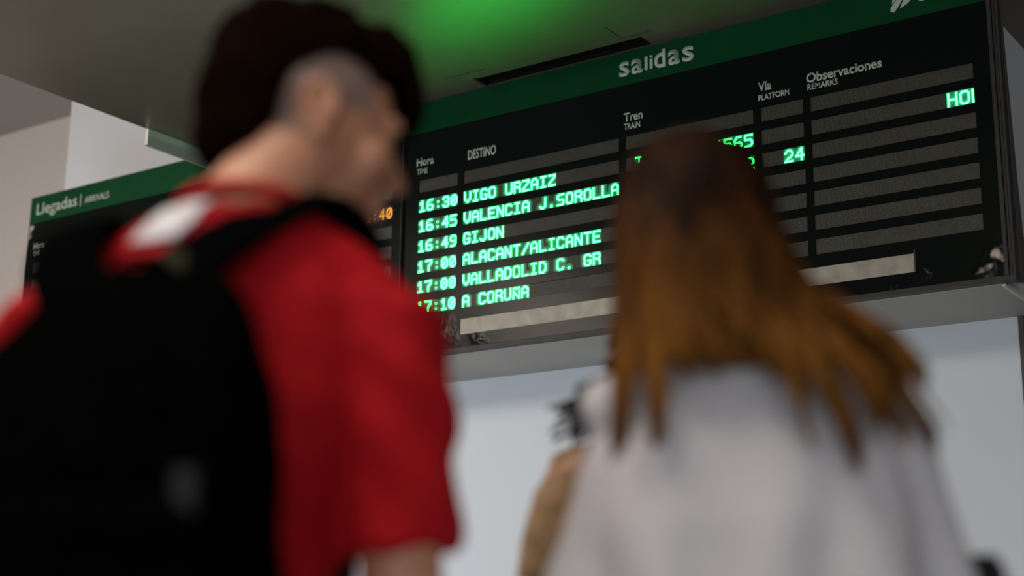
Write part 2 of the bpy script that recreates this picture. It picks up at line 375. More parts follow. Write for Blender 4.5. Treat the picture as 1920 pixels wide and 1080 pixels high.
# operator's mark: slanting pale leaves, the first letter beside them
def leaf(pts): return obj('emblem_leaf', prism([(x-dx, z-dz) for x, z in pts], -.0026, -.0016), 'letter', DEP)
leaf([(-1.7105, 3.312), (-1.709, 3.305), (-1.703, 3.3005), (-1.696, 3.3005), (-1.690, 3.307), (-1.681, 3.318), (-1.666, 3.340), (-1.655, 3.365), (-1.672, 3.365), (-1.686, 3.346), (-1.699, 3.330), (-1.708, 3.321)])
leaf([(-1.677, 3.309), (-1.651, 3.3195), (-1.640, 3.328), (-1.628, 3.352), (-1.626, 3.372), (-1.648, 3.372), (-1.658, 3.345), (-1.668, 3.326)])
leaf([(-1.703, 3.331), (-1.687, 3.348), (-1.678, 3.365), (-1.700, 3.362), (-1.702, 3.345)])
bm = bmesh.new(); n = 24
ri = [[bm.verts.new((-1.594-dx+r*math.cos(a)*.95, yy, 3.342-dz+r*math.sin(a))) for a in [2*PI*i/n for i in range(n)]] for r, yy in ((.0235, -.0026), (.0125, -.0026), (.0125, -.0016), (.0235, -.0016))]
for k in range(4):
    for i in range(n): bm.faces.new((ri[k][i], ri[k][(i+1) % n], ri[(k+1) % 4][(i+1) % n], ri[(k+1) % 4][i]))
obj('emblem_letter', bm, 'letter', DEP)
# frame
fr = [('frame_rail', (-3.900, -1.340, -.006, .05, 2.281, 2.2985)), ('frame_rail', (-3.896, -1.370, -.004, .0, ZT-.004, ZT-.0005)),
      ('frame_post', (-1.376, -1.362, -.006, .05, 2.2985, ZT-.001)), ('frame_post', (-1.360, -1.351, -.001, .05, 2.2985, ZT-.001)), ('frame_post', (-1.349, -1.340, -.004, .05, 2.2985, ZT-.001))]
for n_, (a, b, c, d, e, f) in fr: obj(n_, mkbox(a-dx, b-dx, c, d, e-dz, f-dz, bev=.001), 'frame', DEP)
bm = bmesh.new(); pr = [(.044, 2.285), (.16, 2.285), (.105, 2.457), (.085, 2.64), (.045, 3.18), (.035, ZT-.001), (.030, ZT-.001)]
a = [bm.verts.new((-1.344-dx, y, z-dz)) for y, z in pr]; b = [bm.verts.new((-1.338-dx, y, z-dz)) for y, z in pr]
bm.faces.new(a); bm.faces.new(b[::-1])
for i in range(len(pr)): bm.faces.new((a[i], b[i], b[(i+1) % len(pr)], a[(i+1) % len(pr)]))
sp = obj('side_plate', bm, 'side', DEP)
bm = bmesh.new(); bmesh.ops.create_cone(bm, cap_ends=True, segments=10, radius1=.004, radius2=.003, depth=.003, matrix=Matrix.Translation((-1.3365-dx, .088, 2.44-dz)) @ Matrix.Rotation(PI/2, 4, 'Y'))
obj('screw', bm, 'gap', sp)

ARR = thing('arrivals_board', (-5.18, YB, 2.285), 'black train arrivals board with green header and one amber time, mostly hidden', 'display board')
ac = [(-6.390, -6.180), (-6.150, -5.436), (-5.406, -4.860), (-4.832, -4.664), (-4.173, -3.963)]
led_board(ARR, -6.440, -3.912, 2.300, ZT+.006, ac, 3.272, [(4, 1, '16:40', -4.173, 0, 'amber_led', None)], (-6.10, -4.30, 2.353, 2.418))
ax, ay, az = ARR.location
def LA(text, x0, x1, base, cap, **k): return lettering(text, x0, x1, base, cap, ARR, y=-.0025 if base > 3.27 else -.0015, rel=(ax, az), **k)
LA('Llegadas', -6.396, -6.073, 3.316, .062, off=.010); LA('ARRIVALS', -6.012, -5.826, 3.317, .034, off=.008)
LA('Hora', -6.392, -6.30, 3.125, .034); LA('TIME', -6.390, -6.335, 3.090, .023, off=.024)
obj('header_rule', mkbox(-6.047-ax, -6.042-ax, -.0025, -.0015, 3.307-az, 3.371-az), 'letter', ARR)
for (a, b, c, d, e, f) in ((-6.444, -3.908, -.006, .05, 2.281, 2.2985), (-6.4445, -3.908, -.003, .05, ZT+.005, ZT+.009), (-6.4455, -6.440, -.003, .05, 2.2985, ZT+.006), (-3.912, -3.909, -.003, .05, 2.2985, ZT+.006)):
    obj('frame_rail', mkbox(a-ax, b-ax, c, d, e-az, f-az), 'frame', ARR)

# ------------------------------------------------------------ people: one remeshed surface per body
MT['skin_m'] = mat('skin_light_warm', (.47, .215, .125), .5, .4, var=(14, .06))
MT['skin_w'] = mat('skin_tan', (.33, .165, .095), .5, .4, var=(14, .06))
MT['scalp'] = mat('clipped_hair_skin', (.235, .160, .130), .9, .1, var=(120, .12))
MT['hair_m'] = mat('dark_brown_hair', (.0055, .0024, .0015), .8, .0, var=(60, .35), bump=(90, .5, .004))
MT['curl'] = mat('near_black_hair', (.009, .006, .005), .75, .03, var=(60, .3))
MT['red'] = mat('red_cotton', (.38, .0045, .009), .85, .15, var=(6, .06), bump=(70, .1, .002))
MT['print'] = mat('white_print', (.62, .62, .64), .7, .2)
MT['white'] = mat('white_cotton', (.54, .515, .53), .85, .15, var=(5, .03), bump=(60, .1, .002))
MT['mustard'] = mat('tan_cotton', (.24, .155, .085), .85, .15, var=(30, .35))
MT['denim'] = mat('dark_denim', (.03, .04, .07), .8, .2, var=(50, .2))
MT['black_cloth'] = mat('black_nylon', (.0014, .0014, .0014), .85, .0, var=(40, .3), bump=(220, .25, .001))
MT['strapm'] = mat('black_webbing', (.0018, .0018, .0019), .8, .0, bump=(260, .4, .001))
MT['shoe'] = mat('grey_shoe', (.10, .10, .11), .6, .4)
MT['sole'] = mat('pale_sole', (.6, .6, .58), .6, .3)
MT['bagm'] = mat('dark_grey_leather', (.012, .011, .015), .6, .2)
MT['eye'] = mat('eye_white', (.75, .73, .70), .2, .5)
MT['iris'] = mat('brown_iris', (.06, .03, .015), .15, .5)
MT['lip'] = mat('lip_skin', (.40, .15, .115), .45, .4)
MT['buckle'] = mat('matt_plastic', (.02, .02, .02), .4, .5)
MT['patchm'] = mat('grey_logo_patch', (.010, .009, .009), .6, .3)
MT['olive'] = mat('olive_tab', (.045, .042, .012), .7, .3)

def hair_long_mat():
    """brown hair, dyed lighter towards the ends, streaked across its width"""
    m = mat('long_brown_hair', (.1, .05, .02), .6, .03); nt = m.node_tree; b = nt.nodes['Principled BSDF']; N = nt.nodes.new; Lk = nt.links.new
    tc = N('ShaderNodeTexCoord'); s = N('ShaderNodeSeparateXYZ'); Lk(tc.outputs['Object'], s.inputs[0])
    mp = N('ShaderNodeMapping'); mp.inputs['Scale'].default_value = (42, 42, 3.0); mp.inputs['Rotation'].default_value = (0, .30, 0); Lk(tc.outputs['Object'], mp.inputs[0])
    n = N('ShaderNodeTexNoise'); n.inputs['Scale'].default_value = 1; n.inputs['Detail'].default_value = 3; Lk(mp.outputs[0], n.inputs['Vector'])
    r = N('ShaderNodeMapRange'); Lk(s.outputs[2], r.inputs['Value']); r.inputs['From Min'].default_value = 1.60; r.inputs['From Max'].default_value = 1.40; r.inputs['To Max'].default_value = .62
    a = N('ShaderNodeMath'); a.operation = 'MULTIPLY_ADD'; Lk(n.outputs['Fac'], a.inputs[0]); a.inputs[1].default_value = 1.1; Lk(r.outputs[0], a.inputs[2])
    a2 = N('ShaderNodeMath'); a2.operation = 'SUBTRACT'; Lk(a.outputs[0], a2.inputs[0]); a2.inputs[1].default_value = .5
    c = N('ShaderNodeValToRGB'); e = c.color_ramp.elements; e[0].position = .08; e[0].color = (.013, .0055, .003, 1); e[1].position = .85; e[1].color = (.19, .078, .014, 1)
    q = e.new(.45); q.color = (.070, .026, .006, 1); Lk(a2.outputs[0], c.inputs[0]); Lk(c.outputs[0], b.inputs['Base Color'])
    return m
MT['hair_w'] = hair_long_mat()

I4 = Matrix.Identity(4)
def ell(bm, c, r, rot=None, X=I4, seg=20):
    m = X @ Matrix.Translation(c) @ (rot.to_4x4() if rot is not None else I4) @ Matrix.Diagonal((*r, 1))
    bmesh.ops.create_uvsphere(bm, u_segments=seg, v_segments=seg*2//3, radius=1, matrix=m)
def tube(bm, pts, X=I4, seg=16, flat=1.0, round_caps=True):
    """closed tapered tube through (x, y, z, radius) points"""
    P = [X @ Vector(p[:3]) for p in pts]; R = [p[3] for p in pts]; rings = []
    t0 = (P[1]-P[0]).normalized(); ref = Vector((0, 0, 1)) if abs(t0.z) < .9 else Vector((0, 1, 0)); u = t0.cross(ref).normalized()
    def ring(c, t, r, u):
        v = t.cross(u).normalized(); return [bm.verts.new(c+(u*math.cos(a)+v*math.sin(a)*flat)*r) for a in [2*PI*k/seg for k in range(seg)]]
    n = len(P)
    for i in range(n):
        t = ((P[min(i+1, n-1)]-P[max(i-1, 0)])).normalized(); u = (u-t*u.dot(t)).normalized()
        if i == 0 and round_caps: rings += [ring(P[0]-t*R[0]*.8, t, R[0]*.55, u), ring(P[0]-t*R[0]*.45, t, R[0]*.88, u)]
        rings.append(ring(P[i], t, R[i], u))
        if i == n-1 and round_caps: rings += [ring(P[i]+t*R[i]*.45, t, R[i]*.88, u), ring(P[i]+t*R[i]*.8, t, R[i]*.55, u)]
    for a, b in zip(rings, rings[1:]):
        for k in range(seg): bm.faces.new((a[k], a[(k+1) % seg], b[(k+1) % seg], b[k]))
    bm.faces.new(rings[0][::-1]); bm.faces.new(rings[-1])
def loft(bm, rings, seg=28, p=2.4, X=I4):
    """rings of (z, cx, cy, rx, ry): superellipse sections stacked upwards"""
    rr = []
    for z, cx, cy, rx, ry in rings:
        l = []
        for k in range(seg):
            a = 2*PI*k/seg; c, s = math.cos(a), math.sin(a)
            l.append(bm.verts.new(X @ Vector((cx+rx*math.copysign(abs(c)**(2/p), c), cy+ry*math.copysign(abs(s)**(2/p), s), z))))
        rr.append(l)
    for a, b in zip(rr, rr[1:]):
        for k in range(seg): bm.faces.new((a[k], a[(k+1) % seg], b[(k+1) % seg], b[k]))
    bm.faces.new(rr[0][::-1]); bm.faces.new(rr[-1])
def fuse(bm, vox=.006, smooth=6, fac=.6):
    bmesh.ops.recalc_face_normals(bm, faces=bm.faces)
    me = bpy.data.meshes.new('tmp'); bm.to_mesh(me); bm.free()
    o = bpy.data.objects.new('tmp', me); COL.objects.link(o)
    r = o.modifiers.new('r', 'REMESH'); r.mode = 'VOXEL'; r.voxel_size = vox
    if smooth:
        s = o.modifiers.new('s', 'SMOOTH'); s.iterations = smooth; s.factor = fac
    dg = bpy.context.evaluated_depsgraph_get(); res = bpy.data.meshes.new_from_object(o.evaluated_get(dg))
    bpy.data.objects.remove(o); bpy.data.meshes.remove(me); return res
def folds(me, fn):
    me.update(); co = np.empty(len(me.vertices)*3); me.vertices.foreach_get('co', co); co = co.reshape(-1, 3)
    no = np.empty(len(me.vertices)*3); me.vertices.foreach_get('normal', no); no = no.reshape(-1, 3)
    d = np.array([fn(Vector(c)) for c in co]); me.vertices.foreach_set('co', (co+no*d[:, None]).ravel()); me.update()
def patch(src, keep, off, m, name, parent, thick=.0015, smooth=2):
    """a piece of cloth lying on a surface: faces picked by place, offset outwards and given thickness"""
    bm = bmesh.new(); bm.from_mesh(src)
    bmesh.ops.delete(bm, geom=[f for f in bm.faces if not keep(f.calc_center_median(), f.normal)], context='FACES')
    bm.normal_update(); base = list(bm.verts)
    for v in base: v.co += v.normal*off
    for _ in range(smooth): bmesh.ops.smooth_vert(bm, verts=[v for v in bm.verts if v.is_boundary], factor=.5, use_axis_x=True, use_axis_y=True, use_axis_z=True)
    r = bmesh.ops.extrude_face_region(bm, geom=list(bm.faces)); bm.normal_update()
    for v in [g for g in r['geom'] if isinstance(g, bmesh.types.BMVert)]: v.co += v.normal*thick
    return obj(name, bm, m, parent, smooth=True)
def ribbon(pts, nrm, wd, th, name, m, parent, crown=0):
    """webbing swept along points, lying flat against the given normals"""
    pts = [Vector(p) for p in pts]; nrm = [Vector(n).normalized() for n in nrm]
    P = []; Nn = []; Wd = []; K = 8; n = len(pts); wd = wd if isinstance(wd, (list, tuple)) else [wd]*n
    for i in range(n-1):
        p0, p1, p2, p3 = pts[max(i-1, 0)], pts[i], pts[i+1], pts[min(i+2, n-1)]
        for k in range(K + (i == n-2)):
            t = k/K; P.append(.5*((2*p1)+(p2-p0)*t+(2*p0-5*p1+4*p2-p3)*t*t+(3*p1-p0-3*p2+p3)*t**3)); Nn.append(nrm[i].lerp(nrm[i+1], t).normalized()); Wd.append(wd[i]*(1-t)+wd[i+1]*t)
    bm = bmesh.new(); rings = []
    for i, c in enumerate(P):
        t = (P[min(i+1, len(P)-1)]-P[max(i-1, 0)]).normalized(); s = t.cross(Nn[i]).normalized(); nn = s.cross(t).normalized(); W = Wd[i]/2
        sec = [(-W, -.2), (-W, .2), (-W*.85, .5), (-W*.4, .5+crown), (W*.4, .5+crown), (W*.85, .5), (W, .2), (W, -.2), (W*.85, -.5), (-W*.85, -.5)]
        rings.append([bm.verts.new(c+s*a+nn*b*th) for a, b in sec])
    for a, b in zip(rings, rings[1:]):
        for k in range(10): bm.faces.new((a[k], a[(k+1) % 10], b[(k+1) % 10], b[k]))
    bm.faces.new(rings[0]); bm.faces.new(rings[-1][::-1])
    return obj(name, bm, m, parent, smooth=True)

def head_parts(bm, X, fem=False):
    """X maps head space (face +Y, up +Z, ears at the origin's height) to the body"""
    k = .94 if fem else 1
    ell(bm, (0, -.012, .040), (.0745*k, .094*k, .082*k), X=X); ell(bm, (0, .022, .028), (.066*k, .068*k, .072), X=X)
    ell(bm, (0, .030, -.040), (.056*k, .058, .062), X=X); ell(bm, (0, .066, -.088), (.024, .022, .020), X=X)
    tube(bm, [(-.050*k, -.002, -.035, .018), (-.040*k, .035, -.078, .018), (0, .068, -.094, .017), (.040*k, .035, -.078, .018), (.050*k, -.002, -.035, .018)], X=X, seg=10)
    for s in (-1, 1):
        ell(bm, (s*.040, .063, -.022), (.024, .022, .026), X=X)                      # cheek
        ell(bm, (s*.030, .079, .026), (.026, .014, .0085), Matrix.Rotation(s*.12, 3, 'Y'), X=X)  # brow
        ell(bm, (s*.031, .0745, .0045), (.018, .012, .008), X=X)                      # lid
        # ear: rim, lobe and bowl
        E_ = X @ Matrix.Translation((s*.0765*k, -.010, -.004)) @ Matrix.Rotation(s*-.38, 4, 'Z') @ Matrix.Rotation(.12, 4, 'X')
        ell(bm, (0, 0, 0), (.0055, .016, .030), X=E_, seg=12)
        tube(bm, [(s*.004, .014, -.004, .0045), (s*.006, .016, .018, .0048), (s*.009, .002, .033, .0052), (s*.011, -.015, .022, .0052), (s*.010, -.018, .002, .0048), (s*.006, -.008, -.022, .005), (s*.003, .006, -.031, .006)], X=E_, seg=8)
    tube(bm, [(0, .086, .020, .0085), (0, .098, .000, .0095), (0, .113, -.024, .012)], X=X, seg=10)
    for s in (-1, 1): ell(bm, (s*.012, .100, -.028), (.0085, .010, .0075), X=X, seg=10)
    ell(bm, (0, .088, -.050), (.026, .012, .012), X=X); ell(bm, (0, .093, -.056), (.021, .008, .0052), X=X, seg=12); ell(bm, (0, .091, -.067), (.019, .009, .0062), X=X, seg=12)
def face_bits(X, parent, fem=False):
    for s in (-1, 1):
        bm = bmesh.new(); ell(bm, (s*.030, .0700, .0125), (.0115, .0115, .0115), X=X, seg=14); e = obj('eye', bm, 'eye', parent, smooth=True)
        bm = bmesh.new(); ell(bm, (s*.030, .0792, .0125), (.0052, .003, .0052), X=X, seg=12); obj('iris', bm, 'iris', e, smooth=True)
        bm = bmesh.new(); tube(bm, [(s*.014, .094, .0285, .0018), (s*.030, .0945, .034, .0028), (s*.048, .083, .030, .0015)], X=X, seg=6); obj('eyebrow', bm, 'hair_m', parent, smooth=True)
    bm = bmesh.new(); ell(bm, (0, .0955, -.0555), (.020, .0065, .0042), X=X, seg=12); ell(bm, (0, .0935, -.0665), (.018, .0075, .0055), X=X, seg=12)
    obj('lips', bm, 'lip', parent, smooth=True)
def hand_parts(bm, wrist, d, palm_n, s, size=1.0):
    """palm, five unequal bent fingers, thumb from the side of the palm; d = direction of the hand"""
    d = Vector(d).normalized(); n = Vector(palm_n); n = (n-d*n.dot(d)).normalized(); w_ = d.cross(n)*s; W = Vector(wrist); q = size
    X = Matrix((w_, d, n)).transposed().to_4x4(); X.translation = W
    ell(bm, (0, .048*q, 0), (.040*q, .052*q, .015*q), X=X, seg=14)
    for i, (x, ln) in enumerate(((-.030, .066), (-.011, .074), (.010, .070), (.030, .054))):
        a, b = .083*q, ln*q; tube(bm, [(x*q, a-.03, 0, .0092*q), (x*q*1.05, a+b*.40, .006, .0086*q), (x*q*1.08, a+b*.72, .018, .0078*q), (x*q*1.08, a+b*.92, .034, .0068*q)], X=X, seg=8)
    tube(bm, [(-.028*q, .022*q, .004, .013*q), (-.050*q, .050*q, .012, .0105*q), (-.054*q, .082*q, .024, .0088*q)], X=X, seg=8)
def legs(bm, z_hip, hw, sp=.10, fat=1.0):
    for s in (-1, 1): tube(bm, [(s*.085, 0, z_hip, .088*fat), (s*sp, .005, z_hip*.72, .074*fat), (s*sp, .012, .49, .054*fat), (s*sp, -.012, .34, .054*fat), (s*sp, -.018, .10, .036), (s*sp, -.012, .075, .036)])
def shoe(parent, x, ln=.27):
    bm = bmesh.new(); loft(bm, [(.018, x, .055, .044, ln/2), (.045, x, .055, .046, ln/2), (.070, x, .030, .042, ln*.38), (.100, x, -.010, .040, .062)], seg=20); s = obj('shoe', fuse(bm, .006, 4), 'shoe', parent, smooth=True)
    bm = bmesh.new(); loft(bm, [(0, x, .055, .046, ln/2+.004), (.022, x, .055, .048, ln/2+.006)], seg=24); obj('sole', bm, 'sole', s)

# ---------------------------------------------------------------- young man with a backpack, head turned to the right and down
MP = HF*1.60 + HR*(-.30)
MAN = thing('person', MP, 'person in a red t-shirt with short dark hair, seen from behind, head turned right', 'person', rz=YAW); MAN.scale.z = .992
HM = Matrix.Translation((.058, .045, 1.684)) @ Matrix.Rotation(math.radians(-63), 4, 'Z') @ Matrix.Rotation(math.radians(-11), 4, 'X') @ Matrix.Scale(1.10, 4)
bm = bmesh.new(); head_parts(bm, HM)
tube(bm, [(.0, -.020, 1.50, .070), (.012, -.012, 1.57, .062), (.045, .012, 1.63, .060), (.075, .035, 1.66, .055)], seg=20)
tube(bm, [(-.10, -.01, 1.49, .022), (-.02, -.015, 1.545, .034), (.02, -.015, 1.545, .034), (.10, -.01, 1.49, .022)], seg=14)
loft(bm, [(.90, 0, 0, .155, .105), (1.0, -.01, 0, .130, .10), (1.10, -.02, 0, .120, .095), (1.25, -.02, 0, .125, .105), (1.36, -.01, 0, .140, .100), (1.44, 0, -.004, .130, .082), (1.49, 0, -.01, .085, .060), (1.54, 0, -.012, .060, .055)])
tube(bm, [(.115, 0, 1.455, .044), (.150, .0, 1.415, .048), (.178, -.005, 1.30, .050), (.188, -.010, 1.155, .044), (.192, .05, 1.09, .042), (.200, .16, 1.02, .036), (.205, .235, .965, .026)])
tube(bm, [(-.130, 0, 1.445, .044), (-.185, .0, 1.41, .048), (-.225, .0, 1.30, .048), (-.242, -.010, 1.14, .042), (-.24, .03, 1.08, .042), (-.245, .09, .98, .034), (-.245, .12, .885, .026)])
hand_parts(bm, (.205, .235, .965), (-.25, .85, -.35), (-.4, 0, 1), 1)
hand_parts(bm, (-.245, .12, .885), (.02, .25, -1), (1, 0, 0), -1)
legs(bm, .90, .16)
for s in (-1, 1): ell(bm, (s*.10, .05, .06), (.036, .11, .035))
body = obj('body', fuse(bm, .0055, 3), 'skin_m', MAN, smooth=True)
face_bits(HM, MAN)
HMi = HM.inverted()
# clipped sides and nape: a thin cap over the skull
def hl(c): return HMi @ c
def side_zone(c, n):
    h = hl(c)
    if abs(h.x) < .02 or (h-Vector((math.copysign(.085, h.x), -.012, -.002))).length < .030: return False
    return -.034 < h.z < .085 and -.085 < h.y < .044 and (h.y < .004 or h.z > .016)
patch(body.data, side_zone, .0008, 'scalp', 'clipped_hair', MAN, thick=.0012)
bm = bmesh.new()
# top and back mass, one closed surface
ell(bm, (0, -.022, .062), (.080, .100, .078), X=HM, seg=28); ell(bm, (0, -.062, .020), (.072, .062, .082), X=HM, seg=24)
ell(bm, (0, -.072, -.026), (.062, .044, .052), X=HM, seg=20); ell(bm, (0, .050, .098), (.064, .056, .036), Matrix.Rotation(-.30, 3, 'X'), X=HM, seg=24)
for i in range(11):
    a = (i-5)/5; x = a*.058
    tube(bm, [(x*.8, .045, .118, .017), (x, .086-.016*a*a, .100, .015), (x*1.04, .112-.024*a*a, .068+.004*math.sin(i*2.1), .010), (x*1.0, .118-.026*a*a, .042+.006*math.sin(i*3.7), .005)], X=HM, seg=8)
random.seed(3)
for i in range(60):
    a = random.uniform(0, 2*PI); e = random.uniform(.25, 1.45); p = Vector((.080*math.cos(a)*math.cos(e), -.022+.100*math.sin(a)*math.cos(e), .062+.078*math.sin(e)))
    q_ = p + Vector((random.uniform(-.01, .01), .030, -.008)); tube(bm, [(*p, .008), (*((p+q_)/2+Vector((0, 0, .008))), .007), (*q_, .003)], X=HM, seg=6)
me = fuse(bm, .0042, 3)
bm = bmesh.new(); bm.from_mesh(me)    # barber's line: cut away an arch around each ear
dele = []
for v in bm.verts:
    h = hl(v.co)
    if abs(h.x) > .030 and (((h.y-.010)/.060)**2 + (h.z/.062)**2 < 1 or (.010 < h.y < .092 and h.z < .058-.25*(h.y-.01)) or (-.042 < h.y < .02 and h.z < 0)): dele.append(v)
bmesh.ops.delete(bm, geom=dele, context='VERTS'); bm.to_mesh(me); bm.free()
obj('hair', me, 'hair_m', MAN, smooth=True)
# t-shirt
bm = bmesh.new()
loft(bm, [(.90, 0, 0, .178, .140), (1.0, -.012, 0, .145, .136), (1.15, -.022, 0, .136, .128), (1.26, -.020, 0, .142, .126), (1.36, -.010, 0, .158, .122), (1.45, 0, -.004, .155, .102), (1.505, 0, -.010, .118, .078), (1.545, .004, -.014, .080, .070), (1.562, .006, -.016, .073, .066)], seg=36)
tube(bm, [(-.165, -.004, 1.470, .044), (-.07, -.012, 1.520, .048), (.07, -.012, 1.522, .048), (.140, -.004, 1.475, .046)], seg=16)
tube(bm, [(.118, 0, 1.452, .066), (.158, .0, 1.430, .072), (.176, -.004, 1.36, .069), (.182, -.006, 1.27, .063), (.186, -.008, 1.190, .063)], seg=22, round_caps=False)
tube(bm, [(-.145, 0, 1.450, .068), (-.190, .0, 1.425, .072), (-.222, 0, 1.35, .070), (-.238, -.004, 1.26, .066), (-.246, -.006, 1.185, .067)], seg=22, round_caps=False)
me = fuse(bm, .007, 5)
def fm(c):
    d = .006*noise.noise(Vector((c.x*9, c.y*9, c.z*9))) + .0035*noise.noise(Vector((c.x*22+3, c.y*22, c.z*22)))
    if abs(c.x) > .13: d += .005*math.sin(c.z*62+abs(c.x)*55+2*noise.noise(c*8)) * min(1, (abs(c.x)-.13)/.05)*(c.z < 1.46)
    return d
folds(me, fm)
shirt = obj('t_shirt', me, 'red', MAN, smooth=True)
bm = bmesh.new(); n = 40; ring = [(.004+.070*math.cos(a), -.014+.064*math.sin(a), 1.566-.012*math.sin(a)) for a in [2*PI*i/n for i in range(n+1)]]
tube(bm, [(*p, .008) for p in ring], seg=8, round_caps=False); obj('collar', bm, 'red', MAN, smooth=True)
pm = patch(shirt.data, lambda c, nn: -.104 < c.x-.8*(c.z-1.53) < -.042 and 1.516 < c.z < 1.574 and nn.z > -.2 and c.y < .01, .002, 'print', 'white_print', shirt)
# jeans
bm = bmesh.new()
for s in (-1, 1): tube(bm, [(s*.085, 0, .90, .100), (s*.10, .005, .65, .088), (s*.10, .012, .49, .070), (s*.10, -.010, .30, .068), (s*.10, -.012, .07, .060)], round_caps=False)
loft(bm, [(.82, 0, 0, .165, .115), (.90, 0, 0, .165, .118), (.985, 0, 0, .158, .110)])
obj('jeans', fuse(bm, .009, 3), 'denim', MAN, smooth=True)
for s in (-1, 1): shoe(MAN, s*.10)

# backpack, worn on both shoulders
BP = thing('backpack', MP - HF*.0, 'black backpack worn by the person in the red t-shirt', 'backpack', rz=YAW); BP.scale.z = .992
bm = bmesh.new()
bx_ = -.068
loft(bm, [(.90, bx_, -.235, .145, .080), (.94, bx_, -.245, .162, .100), (1.10, bx_, -.250, .170, .112), (1.25, bx_, -.245, .160, .110), (1.34, bx_+.010, -.232, .136, .095), (1.39, bx_+.018, -.215, .112, .072), (1.43, bx_+.022, -.200, .090, .046), (1.45, bx_+.024, -.192, .065, .026)], seg=36, p=2.7)
me = fuse(bm, .008, 4); folds(me, lambda c: .004*noise.noise(c*11)+.002*noise.noise(c*27)); obj('main_compartment', me, 'black_cloth', BP, smooth=True)
bm = bmesh.new(); loft(bm, [(.93, bx_, -0.347, .120, .030), (1.0, bx_, -0.360, .135, .042), (1.12, bx_, -0.364, .135, .042), (1.20, bx_, -0.354, .110, .028), (1.22, bx_, -0.344, .08, .015)], seg=28, p=3)
fp = obj('front_pocket', fuse(bm, .007, 3), 'black_cloth', BP, smooth=True)
ribbon([(bx_-.12, -.374, 1.185), (bx_-.06, -.393, 1.202), (bx_, -.396, 1.206), (bx_+.06, -.393, 1.202), (bx_+.12, -.374, 1.185)], [(0, -1, .3)]*5, .008, .004, 'zipper', 'strapm', fp)
bm = bmesh.new(); box(bm, bx_+.086, bx_+.106, -.352, -.335, 1.195, 1.240, bev=.002); obj('logo_patch', bm, 'patchm', BP)
ribbon([(-.075, -.200, 1.430), (-.068, -.228, 1.452), (-.032, -.228, 1.452), (-.025, -.200, 1.430)], [(0, -1, .2), (-.2, -.6, 1), (.2, -.6, 1), (0, -1, .2)], .020, .006, 'carry_loop', 'strapm', BP)
sr = [(-.045, -.175, 1.440), (-.010, -.130, 1.492), (.035, -.080, 1.540), (.085, -.015, 1.580), (.120, .065, 1.548), (.130, .110, 1.45), (.125, .135, 1.34), (.110, .130, 1.18), (.06, -.02, 1.04)]
sn = [(0, -1, .4), (-.1, -1, .8), (0, -.6, 1), (.2, .1, 1), (.2, .8, .8), (.1, 1, .2), (0, 1, 0), (.5, 1, -.1), (1, 0, 0)]
sr[-1] = (.175, .02, 1.04); 
ribbon(sr + [(.155, -.12, 1.0), (.08, -.21, .97)], sn + [(1, -.6, 0), (.6, -1, 0)], [.070, .075, .072, .070, .068, .062, .050, .025, .022, .022, .022], .014, 'shoulder_strap', 'strapm', BP, crown=.2)
sl = [(-.118, -.185, 1.415), (-.152, -.140, 1.470), (-.165, -.075, 1.520), (-.160, -.01, 1.542), (-.158, .065, 1.520), (-.155, .115, 1.43), (-.150, .135, 1.34), (-.135, .132, 1.18), (-.205, .02, 1.04), (-.22, -.12, 1.0), (-.20, -.20, .97)]
ribbon(sl, [(-.2, -1, .4), (-.3, -1, .6), (-.3, -.5, 1), (-.3, .1, 1), (-.2, .8, .8), (0, 1, .2), (0, 1, 0), (-.5, 1, 0), (-1, 0, 0), (-1, -.5, 0), (-.8, -1, 0)], [.075, .078, .072, .070, .068, .062, .050, .025, .022, .022, .022], .014, 'shoulder_strap', 'strapm', BP, crown=.2)
bm = bmesh.new(); box(bm, .097, .125, .132, .146, 1.17, 1.20, bev=.003); obj('buckle', bm, 'buckle', BP)
bm = bmesh.new(); box(bm, -.045, -.020, -.190, -.182, 1.452, 1.474, bev=.002); obj('fabric_tab', bm, 'olive', BP)

# ---------------------------------------------------------------- woman with long brown hair and a loose white top
WP = HF*1.67 + HR*.27
WOM = thing('person', WP, 'person in a loose white top with long straight brown hair, seen from behind', 'person', rz=YAW)
HW = Matrix.Translation((-.062, .030, 1.555)) @ Matrix.Rotation(math.radians(12), 4, 'Z') @ Matrix.Rotation(math.radians(-4), 4, 'Y') @ Matrix.Rotation(math.radians(8), 4, 'X')
bm = bmesh.new(); head_parts(bm, HW, True)
tube(bm, [(-.01, -.012, 1.36, .058), (-.025, -.006, 1.44, .050), (-.050, .010, 1.51, .050), (-.060, .022, 1.54, .048)], seg=18)
tube(bm, [(-.13, -.01, 1.375, .030), (-.02, -.01, 1.405, .036), (.12, -.01, 1.375, .030)], seg=12)
loft(bm, [(.84, 0, 0, .165, .110), (.95, 0, 0, .150, .10), (1.05, 0, 0, .125, .085), (1.16, 0, 0, .138, .092), (1.26, 0, 0, .150, .095), (1.34, 0, 0, .142, .082), (1.39, 0, -.005, .085, .060)])
for s in (-1, 1):
    tube(bm, [(s*.125, 0, 1.325, .044), (s*.145, 0, 1.28, .044), (s*.168, 0, 1.17, .038), (s*.198, 0, 1.05, .036), (s*.20, .06, .97, .034), (s*.18, .15, .90, .028), (s*.16, .19, .87, .022)])
    hand_parts(bm, (s*.16, .19, .87), (-s*.3, .8, -.3), (-s*.3, 0, 1), s, .9)
legs(bm, .84, .15, sp=.09, fat=.95)
for s in (-1, 1): ell(bm, (s*.09, .045, .055), (.032, .10, .032))
wb = obj('body', fuse(bm, .0058, 3), 'skin_w', WOM, smooth=True); face_bits(HW, WOM, True)
